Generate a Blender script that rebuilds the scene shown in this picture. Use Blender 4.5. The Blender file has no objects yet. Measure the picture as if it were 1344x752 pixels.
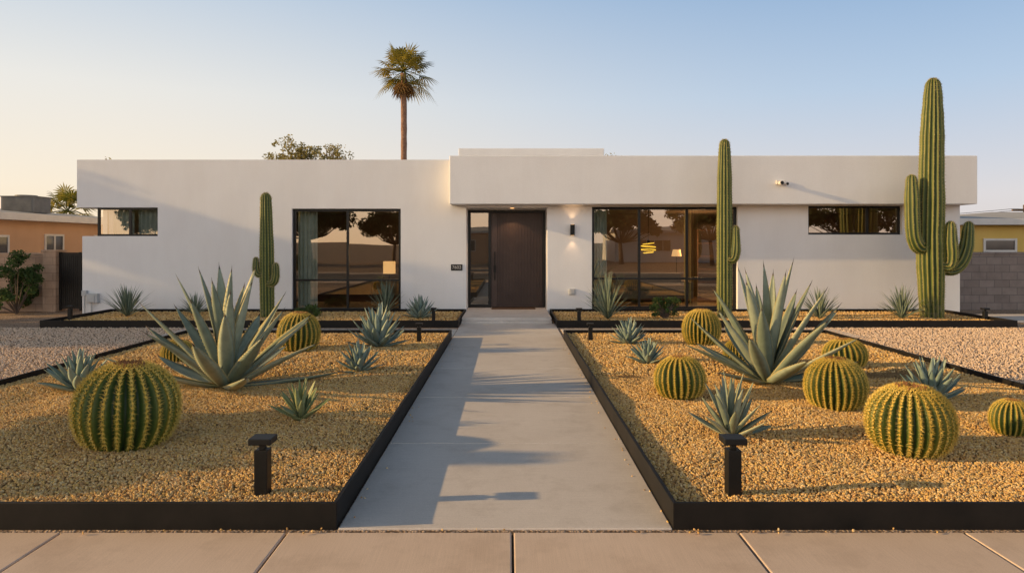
import bpy, bmesh, math, random
import numpy as np
from mathutils import Vector, Matrix
R=random.Random(7)
F=896.0;H=1.75;CX=668.0;HY=320.0
def PX(px,Y): return (px-CX)*Y/F
def PZ(py,Y): return H-(py-HY)*Y/F
def GY(py,z=0.0): return (H-z)*F/(py-HY)
scene=bpy.context.scene
COL=scene.collection
BEDZ=0.10

# ------------------------------------------------------------ mesh builder
class MB:
    def __init__(s): s.v=[];s.f=[];s.m=[];s.c=[]
    def vert(s,p,c=(0,0,0,1)):
        s.v.append(tuple(p)); s.c.append(c); return len(s.v)-1
    def face(s,idx,m=0): s.f.append(tuple(idx)); s.m.append(m)
    def box(s,x0,x1,y0,y1,z0,z1,m=0):
        b=len(s.v)
        for x,y,z in((x0,y0,z0),(x1,y0,z0),(x1,y1,z0),(x0,y1,z0),(x0,y0,z1),(x1,y0,z1),(x1,y1,z1),(x0,y1,z1)): s.vert((x,y,z))
        for q in((0,3,2,1),(4,5,6,7),(0,1,5,4),(1,2,6,5),(2,3,7,6),(3,0,4,7)): s.face([b+i for i in q],m)
    def prism(s,poly,z0,z1,m=0):
        b=len(s.v);n=len(poly)
        for x,y in poly: s.vert((x,y,z0))
        for x,y in poly: s.vert((x,y,z1))
        s.face([b+i for i in range(n)][::-1],m); s.face([b+n+i for i in range(n)],m)
        for i in range(n):
            j=(i+1)%n; s.face([b+i,b+j,b+n+j,b+n+i],m)
    def cyl(s,c,r0,r1,h,seg=16,m=0,axis='z'):
        b=len(s.v)
        for k,(r,t) in enumerate(((r0,0),(r1,h))):
            for i in range(seg):
                a=2*math.pi*i/seg; u=r*math.cos(a);w=r*math.sin(a)
                p=(c[0]+u,c[1]+w,c[2]+t) if axis=='z' else ((c[0]+u,c[1]+t,c[2]+w) if axis=='y' else (c[0]+t,c[1]+u,c[2]+w))
                s.vert(p)
        for i in range(seg):
            j=(i+1)%seg; s.face([b+i,b+j,b+seg+j,b+seg+i],m)
        s.face([b+i for i in range(seg)][::-1],m); s.face([b+seg+i for i in range(seg)],m)
    def tube(s,pts,rad,seg=8,m=0,ribs=0,depth=0.0,per=6,cap=True,rv=0.0):
        pts=[Vector(p) for p in pts]; n=len(pts)
        if ribs: seg=ribs*per
        T=[]
        for i in range(n):
            a=pts[max(0,i-1)];b=pts[min(n-1,i+1)]; T.append((b-a).normalized())
        ref=Vector((1,0,0)) if abs(T[0].x)<0.9 else Vector((0,1,0))
        N=(ref-T[0]*ref.dot(T[0])).normalized(); frames=[]
        base=len(s.v)
        for i in range(n):
            N=(N-T[i]*N.dot(T[i])).normalized(); B=T[i].cross(N); frames.append((pts[i],N.copy(),B.copy(),T[i]))
            for k in range(seg):
                a=2*math.pi*k/seg; r=rad[i]; mask=0
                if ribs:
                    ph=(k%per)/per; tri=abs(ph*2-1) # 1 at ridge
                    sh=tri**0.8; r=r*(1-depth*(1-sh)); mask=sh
                p=pts[i]+N*(math.cos(a)*r)+B*(math.sin(a)*r)
                s.vert(p,(mask,i/(n-1),rv,1))
        for i in range(n-1):
            for k in range(seg):
                j=(k+1)%seg; o=base+i*seg
                s.face([o+k,o+j,o+seg+j,o+seg+k],m)
        if cap:
            s.face([base+k for k in range(seg)][::-1],m); s.face([base+(n-1)*seg+k for k in range(seg)],m)
        return frames
    def spike(s,p,d,L,r,c=(0,0,0,1),m=0):
        p=Vector(p);d=Vector(d).normalized()
        a=d.orthogonal().normalized();b=d.cross(a);o=len(s.v)
        for k in range(3):
            t=2*math.pi*k/3; s.vert(p+a*(math.cos(t)*r)+b*(math.sin(t)*r),c)
        s.vert(p+d*L,c)
        s.face([o,o+1,o+3],m);s.face([o+1,o+2,o+3],m);s.face([o+2,o,o+3],m)
    def obj(s,name,mats,smooth=False,weld=False,recalc=True,parent=None,bevel=0):
        me=bpy.data.meshes.new(name); me.from_pydata(s.v,[],s.f)
        for m in (mats if isinstance(mats,(list,tuple)) else [mats]): me.materials.append(m)
        me.polygons.foreach_set('material_index',s.m)
        at=me.color_attributes.new('col','FLOAT_COLOR','POINT')
        at.data.foreach_set('color',np.array(s.c,dtype=np.float32).ravel())
        if weld or recalc:
            bm=bmesh.new();bm.from_mesh(me)
            if weld: bmesh.ops.remove_doubles(bm,verts=bm.verts,dist=1e-5)
            if recalc: bmesh.ops.recalc_face_normals(bm,faces=bm.faces)
            bm.to_mesh(me);bm.free()
        me.polygons.foreach_set('use_smooth',[smooth]*len(me.polygons))
        me.update()
        o=bpy.data.objects.new(name,me);COL.objects.link(o)
        if parent: o.parent=parent
        if bevel:
            b=o.modifiers.new('bevel','BEVEL');b.width=bevel;b.segments=2;b.limit_method='ANGLE'
        return o
def empty(name,loc=(0,0,0)):
    o=bpy.data.objects.new(name,None);o.location=loc;o.empty_display_size=.2;COL.objects.link(o);return o
def tag(o,label,cat,group=None):
    o['label']=label;o['category']=cat
    if group:o['group']=group
    return o
def struct(o,kind='structure',label=None):
    o['kind']=kind
    if label:o['label']=label
    return o
def reparent(ch,par):
    # child keeps its world position while parent sits at its base
    ch.parent=par
    ch.matrix_parent_inverse=Matrix.Translation(par.location).inverted()

# ------------------------------------------------------------ materials
def newmat(name):
    m=bpy.data.materials.new(name);m.use_nodes=True
    nt=m.node_tree; b=nt.nodes['Principled BSDF']; return m,nt,b
def N(nt,t,**k):
    n=nt.nodes.new(t)
    for a,v in k.items(): setattr(n,a,v)
    return n
def ramp(nt,stops,src=None):
    n=N(nt,'ShaderNodeValToRGB'); e=n.color_ramp.elements
    while len(e)<len(stops): e.new(0.5)
    for i,(p,c) in enumerate(stops): e[i].position=p; e[i].color=(c[0],c[1],c[2],1)
    if src is not None: nt.links.new(src,n.inputs[0])
    return n
def noise(nt,scale,detail=4,coord='Object',rough=.55,vec=None):
    n=N(nt,'ShaderNodeTexNoise');n.inputs['Scale'].default_value=scale;n.inputs['Detail'].default_value=detail;n.inputs['Roughness'].default_value=rough
    if vec is None:
        tc=N(nt,'ShaderNodeTexCoord');vec=tc.outputs[coord]
    nt.links.new(vec,n.inputs['Vector']);return n
def bump(nt,b,h,strength,dist=0.01,prev=None):
    n=N(nt,'ShaderNodeBump');n.inputs['Strength'].default_value=strength;n.inputs['Distance'].default_value=dist
    nt.links.new(h,n.inputs['Height'])
    if prev is not None: nt.links.new(prev.outputs[0],n.inputs['Normal'])
    nt.links.new(n.outputs[0],b.inputs['Normal']);return n
def mix(nt,f,a,b,mode='MIX'):
    n=N(nt,'ShaderNodeMix',data_type='RGBA',blend_type=mode)
    for i,v in((0,f),(6,a),(7,b)):
        if hasattr(v,'is_linked') or hasattr(v,'links'): nt.links.new(v,n.inputs[i])
        elif i==0:n.inputs[0].default_value=v
        else:n.inputs[i].default_value=(v[0],v[1],v[2],1)
    return n.outputs[2]
def noisy(name,c1,c2,scale=3,rough=.7,bs=0,bd=.005,bscale=80,metal=0,spec=None):
    m,nt,b=newmat(name);n=noise(nt,scale,6)
    r=ramp(nt,[(.3,c1),(.7,c2)],n.outputs[0]);nt.links.new(r.outputs[0],b.inputs['Base Color'])
    b.inputs['Roughness'].default_value=rough;b.inputs['Metallic'].default_value=metal
    if spec is not None: b.inputs['Specular IOR Level'].default_value=spec
    if bs:
        n2=noise(nt,bscale,5);bump(nt,b,n2.outputs[0],bs,bd)
    return m
def stucco(name,c1,c2):
    m,nt,b=newmat(name);n=noise(nt,.9,6);r=ramp(nt,[(.3,c1),(.7,c2)],n.outputs[0])
    n3=noise(nt,45,5,rough=.7);r3=ramp(nt,[(.32,(.95,.95,.95)),(.62,(1,1,1))],n3.outputs[0])
    tc=N(nt,'ShaderNodeTexCoord');mp=N(nt,'ShaderNodeMapping');nt.links.new(tc.outputs['Object'],mp.inputs[0]);mp.inputs['Scale'].default_value=(1.6,1.6,.35)
    n6=noise(nt,1,5,vec=mp.outputs[0],rough=.65);r6=ramp(nt,[(.35,(.96,.955,.95)),(.6,(1,1,1))],n6.outputs[0])
    c=mix(nt,1.0,r.outputs[0],r3.outputs[0],'MULTIPLY');c=mix(nt,1.0,c,r6.outputs[0],'MULTIPLY')
    nt.links.new(c,b.inputs['Base Color'])
    b.inputs['Roughness'].default_value=.92;b.inputs['Specular IOR Level'].default_value=.2
    n7=noise(nt,1.6,3);b0=bump(nt,b,n7.outputs[0],.18,.03)
    n2=noise(nt,70,6,rough=.7);bb=bump(nt,b,n2.outputs[0],.15,.01,b0)
    return m
M_white=stucco('white_stucco',(.83,.81,.80),(.87,.855,.845))
M_black=noisy('black_metal',(.007,.0065,.006),(.013,.012,.011),6,.5,.1,.002,200,spec=.3)
M_steel=noisy('edging_steel',(.006,.0055,.005),(.016,.013,.011),4,.6,.2,.002,60,spec=.25)
M_frame=noisy('window_frame_black',(.008,.008,.008),(.012,.011,.01),5,.4,spec=.35)
M_door=noisy('door_brown',(.045,.024,.019),(.062,.036,.028),3,.45,.1,.002,90)
M_roof=noisy('roof_grey',(.4,.39,.37),(.5,.48,.46),2,.9)
def concrete(name,c1,c2,axis,lo=.9):
    m,nt,b=newmat(name);tc=N(nt,'ShaderNodeTexCoord')
    n=noise(nt,.7,8,rough=.65);r=ramp(nt,[(.25,c1),(.75,c2)],n.outputs[0])
    n3=noise(nt,140,3);r3=ramp(nt,[(.3,(.86,.86,.86)),(.65,(1,1,1))],n3.outputs[0])
    mp=N(nt,'ShaderNodeMapping');nt.links.new(tc.outputs['Object'],mp.inputs[0])
    mp.inputs['Scale'].default_value=(3,160,1) if axis=='x' else (160,3,1)
    n4=noise(nt,1,3,vec=mp.outputs[0]);r4=ramp(nt,[(.3,(lo,lo,lo)),(.7,(1,1,1))],n4.outputs[0])
    n5=noise(nt,2.2,5,rough=.7);r5=ramp(nt,[(.36,(.90,.89,.88)),(.5,(1,1,1))],n5.outputs[0])
    c=mix(nt,1.0,r.outputs[0],r3.outputs[0],'MULTIPLY');c=mix(nt,1.0,c,r4.outputs[0],'MULTIPLY');c=mix(nt,1.0,c,r5.outputs[0],'MULTIPLY')
    nt.links.new(c,b.inputs['Base Color']);b.inputs['Roughness'].default_value=.9;b.inputs['Specular IOR Level'].default_value=.12
    bb=bump(nt,b,n4.outputs[0],.2,.002);bump(nt,b,n3.outputs[0],.2,.002,bb)
    return m
M_path=concrete('path_concrete',(.68,.60,.53),(.80,.72,.65),'x')
M_walk=concrete('sidewalk_concrete',(.72,.54,.41),(.84,.66,.52),'y')
M_joint=noisy('joint_dirt',(.05,.04,.03),(.09,.07,.05),20,.95)
M_asph=noisy('asphalt',(.045,.045,.047),(.065,.063,.062),30,.9,.4,.01,200)
def gravel_mat(name,cols,scale,bs=.9):
    m,nt,b=newmat(name);tc=N(nt,'ShaderNodeTexCoord')
    v=N(nt,'ShaderNodeTexVoronoi');v.inputs['Scale'].default_value=scale;nt.links.new(tc.outputs['Object'],v.inputs['Vector'])
    sep=N(nt,'ShaderNodeSeparateColor');nt.links.new(v.outputs['Color'],sep.inputs[0])
    r=ramp(nt,[(i/(len(cols)-1),c) for i,c in enumerate(cols)],sep.outputs[0])
    rd=ramp(nt,[(0.0,(1,1,1)),(.35,(.95,.95,.95)),(.62,(.32,.3,.28))],v.outputs['Distance'])
    n=noise(nt,.5,6);rn=ramp(nt,[(.3,(.86,.85,.84)),(.7,(1.08,1.06,1.04))],n.outputs[0])
    c=mix(nt,1.0,r.outputs[0],rd.outputs[0],'MULTIPLY');c=mix(nt,1.0,c,rn.outputs[0],'MULTIPLY')
    nt.links.new(c,b.inputs['Base Color']);b.inputs['Roughness'].default_value=.95;b.inputs['Specular IOR Level'].default_value=.12
    inv=N(nt,'ShaderNodeMath',operation='SUBTRACT');inv.inputs[0].default_value=1;nt.links.new(v.outputs['Distance'],inv.inputs[1])
    bump(nt,b,inv.outputs[0],bs,.012)
    return m
M_bed=gravel_mat('bed_gravel',[(.42,.22,.08),(.58,.34,.13),(.48,.27,.11),(.66,.43,.17)],48)
M_yard=gravel_mat('yard_gravel',[(.54,.38,.26),(.70,.51,.37),(.60,.43,.30),(.74,.57,.43)],55,.7)
def stone_mat(name,cols):
    m,nt,b=newmat(name);oi=N(nt,'ShaderNodeObjectInfo')
    r=ramp(nt,[(i/(len(cols)-1),c) for i,c in enumerate(cols)],oi.outputs['Random'])
    nt.links.new(r.outputs[0],b.inputs['Base Color']);b.inputs['Roughness'].default_value=.9;b.inputs['Specular IOR Level'].default_value=.12
    return m
M_stone=stone_mat('bed_stone',[(.40,.21,.08),(.64,.38,.13),(.80,.52,.17),(.50,.29,.12),(.74,.48,.21),(.82,.62,.32),(.44,.25,.11)])
M_ystone=stone_mat('yard_stone',[(.54,.38,.26),(.72,.53,.38),(.78,.61,.46),(.60,.42,.29),(.82,.66,.51)])
def attr_mat(name,f):
    m,nt,b=newmat(name);a=N(nt,'ShaderNodeAttribute',attribute_name='col');s=N(nt,'ShaderNodeSeparateColor');nt.links.new(a.outputs['Color'],s.inputs[0])
    c=f(nt,b,s);nt.links.new(c,b.inputs['Base Color']);return m
def agave_f(ca,cb,edge,tip,rough=.5):
    def f(nt,b,s):
        base=ramp(nt,[(0,ca),(1,cb)],s.outputs[2]).outputs[0]
        n=noise(nt,9,5);rn=ramp(nt,[(.3,(.78,.80,.80)),(.7,(1.12,1.1,1.08))],n.outputs[0])
        base=mix(nt,1.0,base,rn.outputs[0],'MULTIPLY')
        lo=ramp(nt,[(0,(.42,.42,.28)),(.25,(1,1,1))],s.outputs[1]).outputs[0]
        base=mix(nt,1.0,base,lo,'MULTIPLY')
        e=ramp(nt,[(.80,(0,0,0)),(.96,(1,1,1))],s.outputs[0]).outputs[0]
        base=mix(nt,e,base,edge)
        t=ramp(nt,[(.955,(0,0,0)),(.975,(1,1,1))],s.outputs[1]).outputs[0]
        b.inputs['Roughness'].default_value=rough;b.inputs['Specular IOR Level'].default_value=.35
        n2=noise(nt,30,4);bump(nt,b,n2.outputs[0],.15,.01)
        return mix(nt,t,base,tip)
    return f
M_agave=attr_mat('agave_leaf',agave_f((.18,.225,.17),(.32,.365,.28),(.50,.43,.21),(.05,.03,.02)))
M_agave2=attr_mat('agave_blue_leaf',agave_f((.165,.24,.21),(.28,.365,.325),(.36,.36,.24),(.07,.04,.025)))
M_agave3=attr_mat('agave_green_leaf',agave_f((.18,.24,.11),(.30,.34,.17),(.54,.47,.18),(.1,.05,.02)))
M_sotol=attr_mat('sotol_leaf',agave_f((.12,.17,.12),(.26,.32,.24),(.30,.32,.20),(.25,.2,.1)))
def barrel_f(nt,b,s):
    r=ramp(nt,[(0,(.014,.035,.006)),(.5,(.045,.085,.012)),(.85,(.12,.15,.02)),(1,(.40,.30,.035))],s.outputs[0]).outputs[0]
    n=noise(nt,14,4);rn=ramp(nt,[(.3,(.8,.8,.8)),(.7,(1.15,1.15,1.1))],n.outputs[0])
    b.inputs['Roughness'].default_value=.55
    return mix(nt,1.0,r,rn.outputs[0],'MULTIPLY')
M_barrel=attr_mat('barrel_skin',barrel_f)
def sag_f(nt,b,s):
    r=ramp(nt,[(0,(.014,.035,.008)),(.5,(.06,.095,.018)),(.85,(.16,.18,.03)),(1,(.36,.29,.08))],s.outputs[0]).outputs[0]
    n=noise(nt,5,6);rn=ramp(nt,[(.3,(.75,.78,.7)),(.7,(1.15,1.1,1.0))],n.outputs[0])
    c=mix(nt,1.0,r,rn.outputs[0],'MULTIPLY')
    w=ramp(nt,[(.0,(1,1,1)),(.12,(0,0,0))],s.outputs[1]).outputs[0]
    n5=noise(nt,12,5);w2=ramp(nt,[(.45,(0,0,0)),(.6,(.7,.7,.7))],n5.outputs[0]).outputs[0]
    w=mix(nt,1.0,w,w2,'MULTIPLY')
    b.inputs['Roughness'].default_value=.55
    return mix(nt,w,c,(.22,.19,.12))
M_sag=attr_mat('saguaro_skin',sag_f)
M_spine=noisy('golden_spines',(.68,.46,.07),(.85,.62,.14),8,.5)
M_sspine=noisy('saguaro_spines',(.38,.31,.14),(.52,.43,.2),8,.6)
M_flower=noisy('dried_flower',(.14,.05,.02),(.33,.15,.05),30,.8)
def leaf_mat(name,c1,c2,tr=.25):
    m,nt,b=newmat(name);a=N(nt,'ShaderNodeAttribute',attribute_name='col');s=N(nt,'ShaderNodeSeparateColor');nt.links.new(a.outputs['Color'],s.inputs[0])
    r=ramp(nt,[(0,c1),(1,c2)],s.outputs[0]);nt.links.new(r.outputs[0],b.inputs['Base Color']);b.inputs['Roughness'].default_value=.6;b.inputs['Specular IOR Level'].default_value=.25
    t=N(nt,'ShaderNodeBsdfTranslucent');nt.links.new(r.outputs[0],t.inputs[0])
    mx=N(nt,'ShaderNodeMixShader');mx.inputs[0].default_value=tr
    nt.links.new(b.outputs[0],mx.inputs[1]);nt.links.new(t.outputs[0],mx.inputs[2]);nt.links.new(mx.outputs[0],nt.nodes['Material Output'].inputs[0])
    return m
M_leaf=leaf_mat('tree_leaf',(.035,.05,.015),(.13,.14,.045))
M_leafo=leaf_mat('olive_leaf',(.22,.20,.07),(.46,.38,.14),.45)
M_leafs=leaf_mat('shrub_leaf',(.03,.06,.015),(.12,.18,.05))
M_palm=leaf_mat('palm_leaf',(.10,.12,.02),(.56,.42,.07),.4)
M_palmd=leaf_mat('palm_dead_leaf',(.18,.10,.04),(.42,.25,.09),.2)
M_bark=noisy('bark',(.08,.055,.04),(.17,.12,.085),6,.9,.6,.02,20)
M_pbark=noisy('palm_bark',(.18,.09,.055),(.34,.19,.12),9,.9,.6,.02,14)
def glass_mat(name,fac,tint):
    m=bpy.data.materials.new(name);m.use_nodes=True;nt=m.node_tree;nt.nodes.clear()
    o=N(nt,'ShaderNodeOutputMaterial');t=N(nt,'ShaderNodeBsdfTransparent');t.inputs[0].default_value=(*tint,1)
    g=N(nt,'ShaderNodeBsdfGlossy');g.inputs['Roughness'].default_value=.006;g.inputs[0].default_value=(.95,.88,.78,1)
    n=noise(nt,.8,1);bp=N(nt,'ShaderNodeBump');bp.inputs['Strength'].default_value=.02;bp.inputs['Distance'].default_value=.05
    nt.links.new(n.outputs[0],bp.inputs['Height']);nt.links.new(bp.outputs[0],g.inputs['Normal'])
    x=N(nt,'ShaderNodeMixShader');x.inputs[0].default_value=fac
    nt.links.new(t.outputs[0],x.inputs[1]);nt.links.new(g.outputs[0],x.inputs[2]);nt.links.new(x.outputs[0],o.inputs[0]);return m
M_glass=glass_mat('tinted_glass',.27,(.70,.71,.68))
def emis(name,c,s):
    m,nt,b=newmat(name);b.inputs['Base Color'].default_value=(*c,1);b.inputs['Emission Color'].default_value=(*c,1);b.inputs['Emission Strength'].default_value=s
    n=noise(nt,4,2);r=ramp(nt,[(0,tuple(x*.85 for x in c)),(1,c)],n.outputs[0]);nt.links.new(r.outputs[0],b.inputs['Emission Color']);return m
M_lamp=emis('lamp_warm',(1,.55,.2),2.5)
M_shade=emis('lamp_shade_glow',(1,.55,.2),1.3)
M_neon=emis('amber_ring_glow',(1,.6,.06),2.2)
M_curt=noisy('sheer_curtain',(.48,.55,.50),(.62,.68,.63),5,.9)
M_intw=noisy('interior_wall_paint',(.26,.19,.135),(.31,.23,.165),2,.9)
M_wood=noisy('interior_wood',(.12,.06,.028),(.20,.105,.05),5,.5)
M_fabric=noisy('sofa_fabric',(.3,.25,.2),(.38,.32,.26),20,.95)
def block(name,c1,c2,mc):
    m,nt,b=newmat(name);tc=N(nt,'ShaderNodeTexCoord');sx=N(nt,'ShaderNodeSeparateXYZ');nt.links.new(tc.outputs['Object'],sx.inputs[0])
    ad=N(nt,'ShaderNodeMath',operation='ADD');nt.links.new(sx.outputs[0],ad.inputs[0]);nt.links.new(sx.outputs[1],ad.inputs[1])
    cb=N(nt,'ShaderNodeCombineXYZ');nt.links.new(ad.outputs[0],cb.inputs[0]);nt.links.new(sx.outputs[2],cb.inputs[1])
    br=N(nt,'ShaderNodeTexBrick');nt.links.new(cb.outputs[0],br.inputs[0]);br.inputs['Scale'].default_value=1
    br.inputs['Brick Width'].default_value=.4;br.inputs['Row Height'].default_value=.2;br.inputs['Mortar Size'].default_value=.008
    br.inputs['Color1'].default_value=(*c1,1);br.inputs['Color2'].default_value=(*c2,1);br.inputs['Mortar'].default_value=(*mc,1)
    n=noise(nt,4,5);r=ramp(nt,[(.3,(.85,.85,.85)),(.7,(1.1,1.1,1.1))],n.outputs[0])
    nt.links.new(mix(nt,1.0,br.outputs[0],r.outputs[0],'MULTIPLY'),b.inputs['Base Color']);b.inputs['Roughness'].default_value=.95
    bump(nt,b,br.outputs['Fac'],-.4,.01);return m
M_block=block('block_wall_tan',(.42,.28,.19),(.48,.33,.23),(.30,.20,.14))
M_blockg=block('block_wall_grey',(.22,.175,.155),(.27,.22,.195),(.14,.12,.11))
M_peach=stucco('peach_stucco',(.60,.37,.23),(.67,.42,.27))
M_yell=stucco('yellow_stucco',(.72,.49,.13),(.80,.55,.17))
M_trim=noisy('white_trim',(.68,.63,.58),(.78,.73,.68),3,.7)
M_util=noisy('utility_grey',(.42,.42,.42),(.5,.5,.5),6,.5)
M_acm=noisy('ac_grey',(.10,.10,.10),(.16,.155,.15),6,.5)
M_digit=noisy('plaque_digit',(.55,.52,.48),(.6,.57,.52),6,.4)

# ------------------------------------------------------------ world + sun
SUN_AZ_OFF=math.radians(6.0); SUN_EL=math.radians(14.5)
d=Vector((math.cos(SUN_EL)*math.cos(SUN_AZ_OFF),math.cos(SUN_EL)*math.sin(SUN_AZ_OFF),-math.sin(SUN_EL)))
w=bpy.data.worlds.new('World');scene.world=w;w.use_nodes=True;nt=w.node_tree
bg=nt.nodes['Background'];sky=nt.nodes.new('ShaderNodeTexSky');sky.sky_type='NISHITA';sky.sun_disc=False
sky.sun_elevation=SUN_EL;sky.sun_rotation=math.radians(270)-SUN_AZ_OFF
sky.air_density=1.0;sky.dust_density=1.2;sky.ozone_density=1.5;sky.altitude=300
tc=N(nt,'ShaderNodeTexCoord');sx=N(nt,'ShaderNodeSeparateXYZ');nt.links.new(tc.outputs['Generated'],sx.inputs[0])
def mrange(v,a,b,c,d_):
    n=N(nt,'ShaderNodeMapRange');nt.links.new(v,n.inputs[0])
    for i,k in enumerate((a,b,c,d_)): n.inputs[i+1].default_value=k
    return n.outputs[0]
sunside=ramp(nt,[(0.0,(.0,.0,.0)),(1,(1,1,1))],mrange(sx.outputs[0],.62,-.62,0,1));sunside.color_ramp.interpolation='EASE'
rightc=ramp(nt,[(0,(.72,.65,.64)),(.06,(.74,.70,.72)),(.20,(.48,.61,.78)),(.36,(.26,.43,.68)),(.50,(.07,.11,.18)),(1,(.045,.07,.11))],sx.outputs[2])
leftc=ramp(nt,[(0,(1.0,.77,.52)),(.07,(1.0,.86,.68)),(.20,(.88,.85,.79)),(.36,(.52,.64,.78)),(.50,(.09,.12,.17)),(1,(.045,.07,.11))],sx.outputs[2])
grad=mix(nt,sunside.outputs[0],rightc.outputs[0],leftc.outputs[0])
# brightness and warmth added to the sky behind the camera to light the facade
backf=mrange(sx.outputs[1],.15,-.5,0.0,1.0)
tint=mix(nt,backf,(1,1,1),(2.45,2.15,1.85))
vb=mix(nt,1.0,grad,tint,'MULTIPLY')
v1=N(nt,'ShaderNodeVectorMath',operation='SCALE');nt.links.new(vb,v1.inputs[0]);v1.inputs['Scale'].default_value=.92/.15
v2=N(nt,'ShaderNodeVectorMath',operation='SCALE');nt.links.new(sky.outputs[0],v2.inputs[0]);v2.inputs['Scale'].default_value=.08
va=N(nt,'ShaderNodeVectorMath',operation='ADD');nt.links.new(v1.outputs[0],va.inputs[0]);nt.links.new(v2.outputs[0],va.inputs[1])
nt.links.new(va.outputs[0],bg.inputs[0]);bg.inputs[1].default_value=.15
sl=bpy.data.lights.new('sun','SUN');sl.energy=5;sl.angle=math.radians(.5);sl.color=(1,.67,.30)
so=bpy.data.objects.new('sun',sl);so.rotation_euler=d.to_track_quat('-Z','Y').to_euler();so.location=(-30,-5,20);COL.objects.link(so)
scene.view_settings.view_transform='Standard';scene.view_settings.look='None';scene.view_settings.exposure=0

# ------------------------------------------------------------ camera
cam=bpy.data.cameras.new('camera');co=bpy.data.objects.new('camera',cam);COL.objects.link(co);scene.camera=co
co.location=(0,0,H);co.rotation_euler=(math.radians(90),0,0)
cam.sensor_width=36;cam.lens=24.0;cam.shift_x=4/1344;cam.shift_y=-56/1344;cam.clip_end=3000;cam.clip_start=.05

# ------------------------------------------------------------ ground / structure
mb=MB();mb.box(-1500,1500,-1500,1500,-.6,-.16);struct(mb.obj('ground',M_yard))
mb=MB();mb.box(-150,150,-6,2.05,-.159,-.13);struct(mb.obj('road',M_asph))
mb=MB()
mb.box(-150,150,2.05,2.2,-.155,-.004);struct(mb.obj('kerb',M_walk,bevel=.02))
mb=MB();mb.box(-150,150,-6.15,-6,-.155,0);mb.box(-150,150,-7.6,-6.15,-.15,-.004);struct(mb.obj('pavement',M_walk))
mb=MB();mb.box(-150,150,-60,-7.6,-.14,-.01);struct(mb.obj('terrain',M_yard))
mb=MB();mb.box(-80,80,4.16,80,-.14,0.0);struct(mb.obj('gravel_ground',M_yard))
mb=MB();xs=[0.022+1.37*k for k in range(-16,17)]
for a in xs: mb.box(a+.007,a+1.37-.007,2.206,4.148,-.1,.0)
struct(mb.obj('sidewalk',M_walk,bevel=.008))
mb=MB();mb.box(-25,25,2.21,4.15,-.12,-.02);struct(mb.obj('sidewalk_joint',M_joint))
mb=MB();y=4.17
while y<14.8:
    y2=min(y+1.79,14.86);mb.box(-1.045,1.0,y+.008,y2-.008,-.05,.012);y=y2
struct(mb.obj('path',M_path,bevel=.006))
mb=MB();mb.box(-1.03,.985,4.18,14.85,-.02,.002);struct(mb.obj('path_joint',M_joint))
mb=MB()
for s in(-1,1):
    x=1.055
    for k in range(4):
        x2=x+1.4
        a,b=(x+.004,x2-.004) if s>0 else(-x2+.004,-x-.004)
        mb.box(a,b,12.72,13.95,-.05,.010);x=x2
mb.box(11.3,40,15.2,16.9,-.05,.012)
struct(mb.obj('cross_path',M_path,bevel=.006))

BX0,BX1=-5.95,5.85;BYF,BYB=4.18,12.6
def bed_sheet(x0,x1,y0,y1,z,step=.12,amp=.02,name='bed'):
    nx=max(2,int((x1-x0)/step));ny=max(2,int((y1-y0)/step));v=[];f=[]
    from mathutils import noise as mn
    for j in range(ny+1):
        for i in range(nx+1):
            x=x0+(x1-x0)*i/nx;yy=y0+(y1-y0)*j/ny
            e=min(1,min(i,nx-i,j,ny-j)/3)
            v.append((x,yy,z+e*amp*(mn.noise(Vector((x*.9,yy*.9,0)))+.5*mn.noise(Vector((x*3,yy*3,4))))))
    for j in range(ny):
        for i in range(nx):
            a=j*(nx+1)+i;f.append((a,a+1,a+nx+2,a+nx+1))
    return v,f
def sheets(name,rects,mat,z,amp=.02,step=.12):
    V=[];Fc=[]
    for r in rects:
        v,f=bed_sheet(*r,z,step,amp);o=len(V);V+=v;Fc+=[tuple(i+o for i in q) for q in f]
    me=bpy.data.meshes.new(name);me.from_pydata(V,[],Fc);me.materials.append(mat);me.polygons.foreach_set('use_smooth',[True]*len(me.polygons))
    o=bpy.data.objects.new(name,me);COL.objects.link(o);return o
brects=[(BX0+.03,-1.08,BYF+.03,BYB-.03),(1.03,BX1-.03,BYF+.03,BYB-.03)]
bs=struct(sheets('bed_ground',brects,M_bed,BEDZ,.045))
prects=[(-9.75,-1.1,14.3,16.8),(1.03,10.6,14.3,16.8)]
struct(sheets('planter_ground',prects,M_bed,.08,.015,.3))
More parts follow.
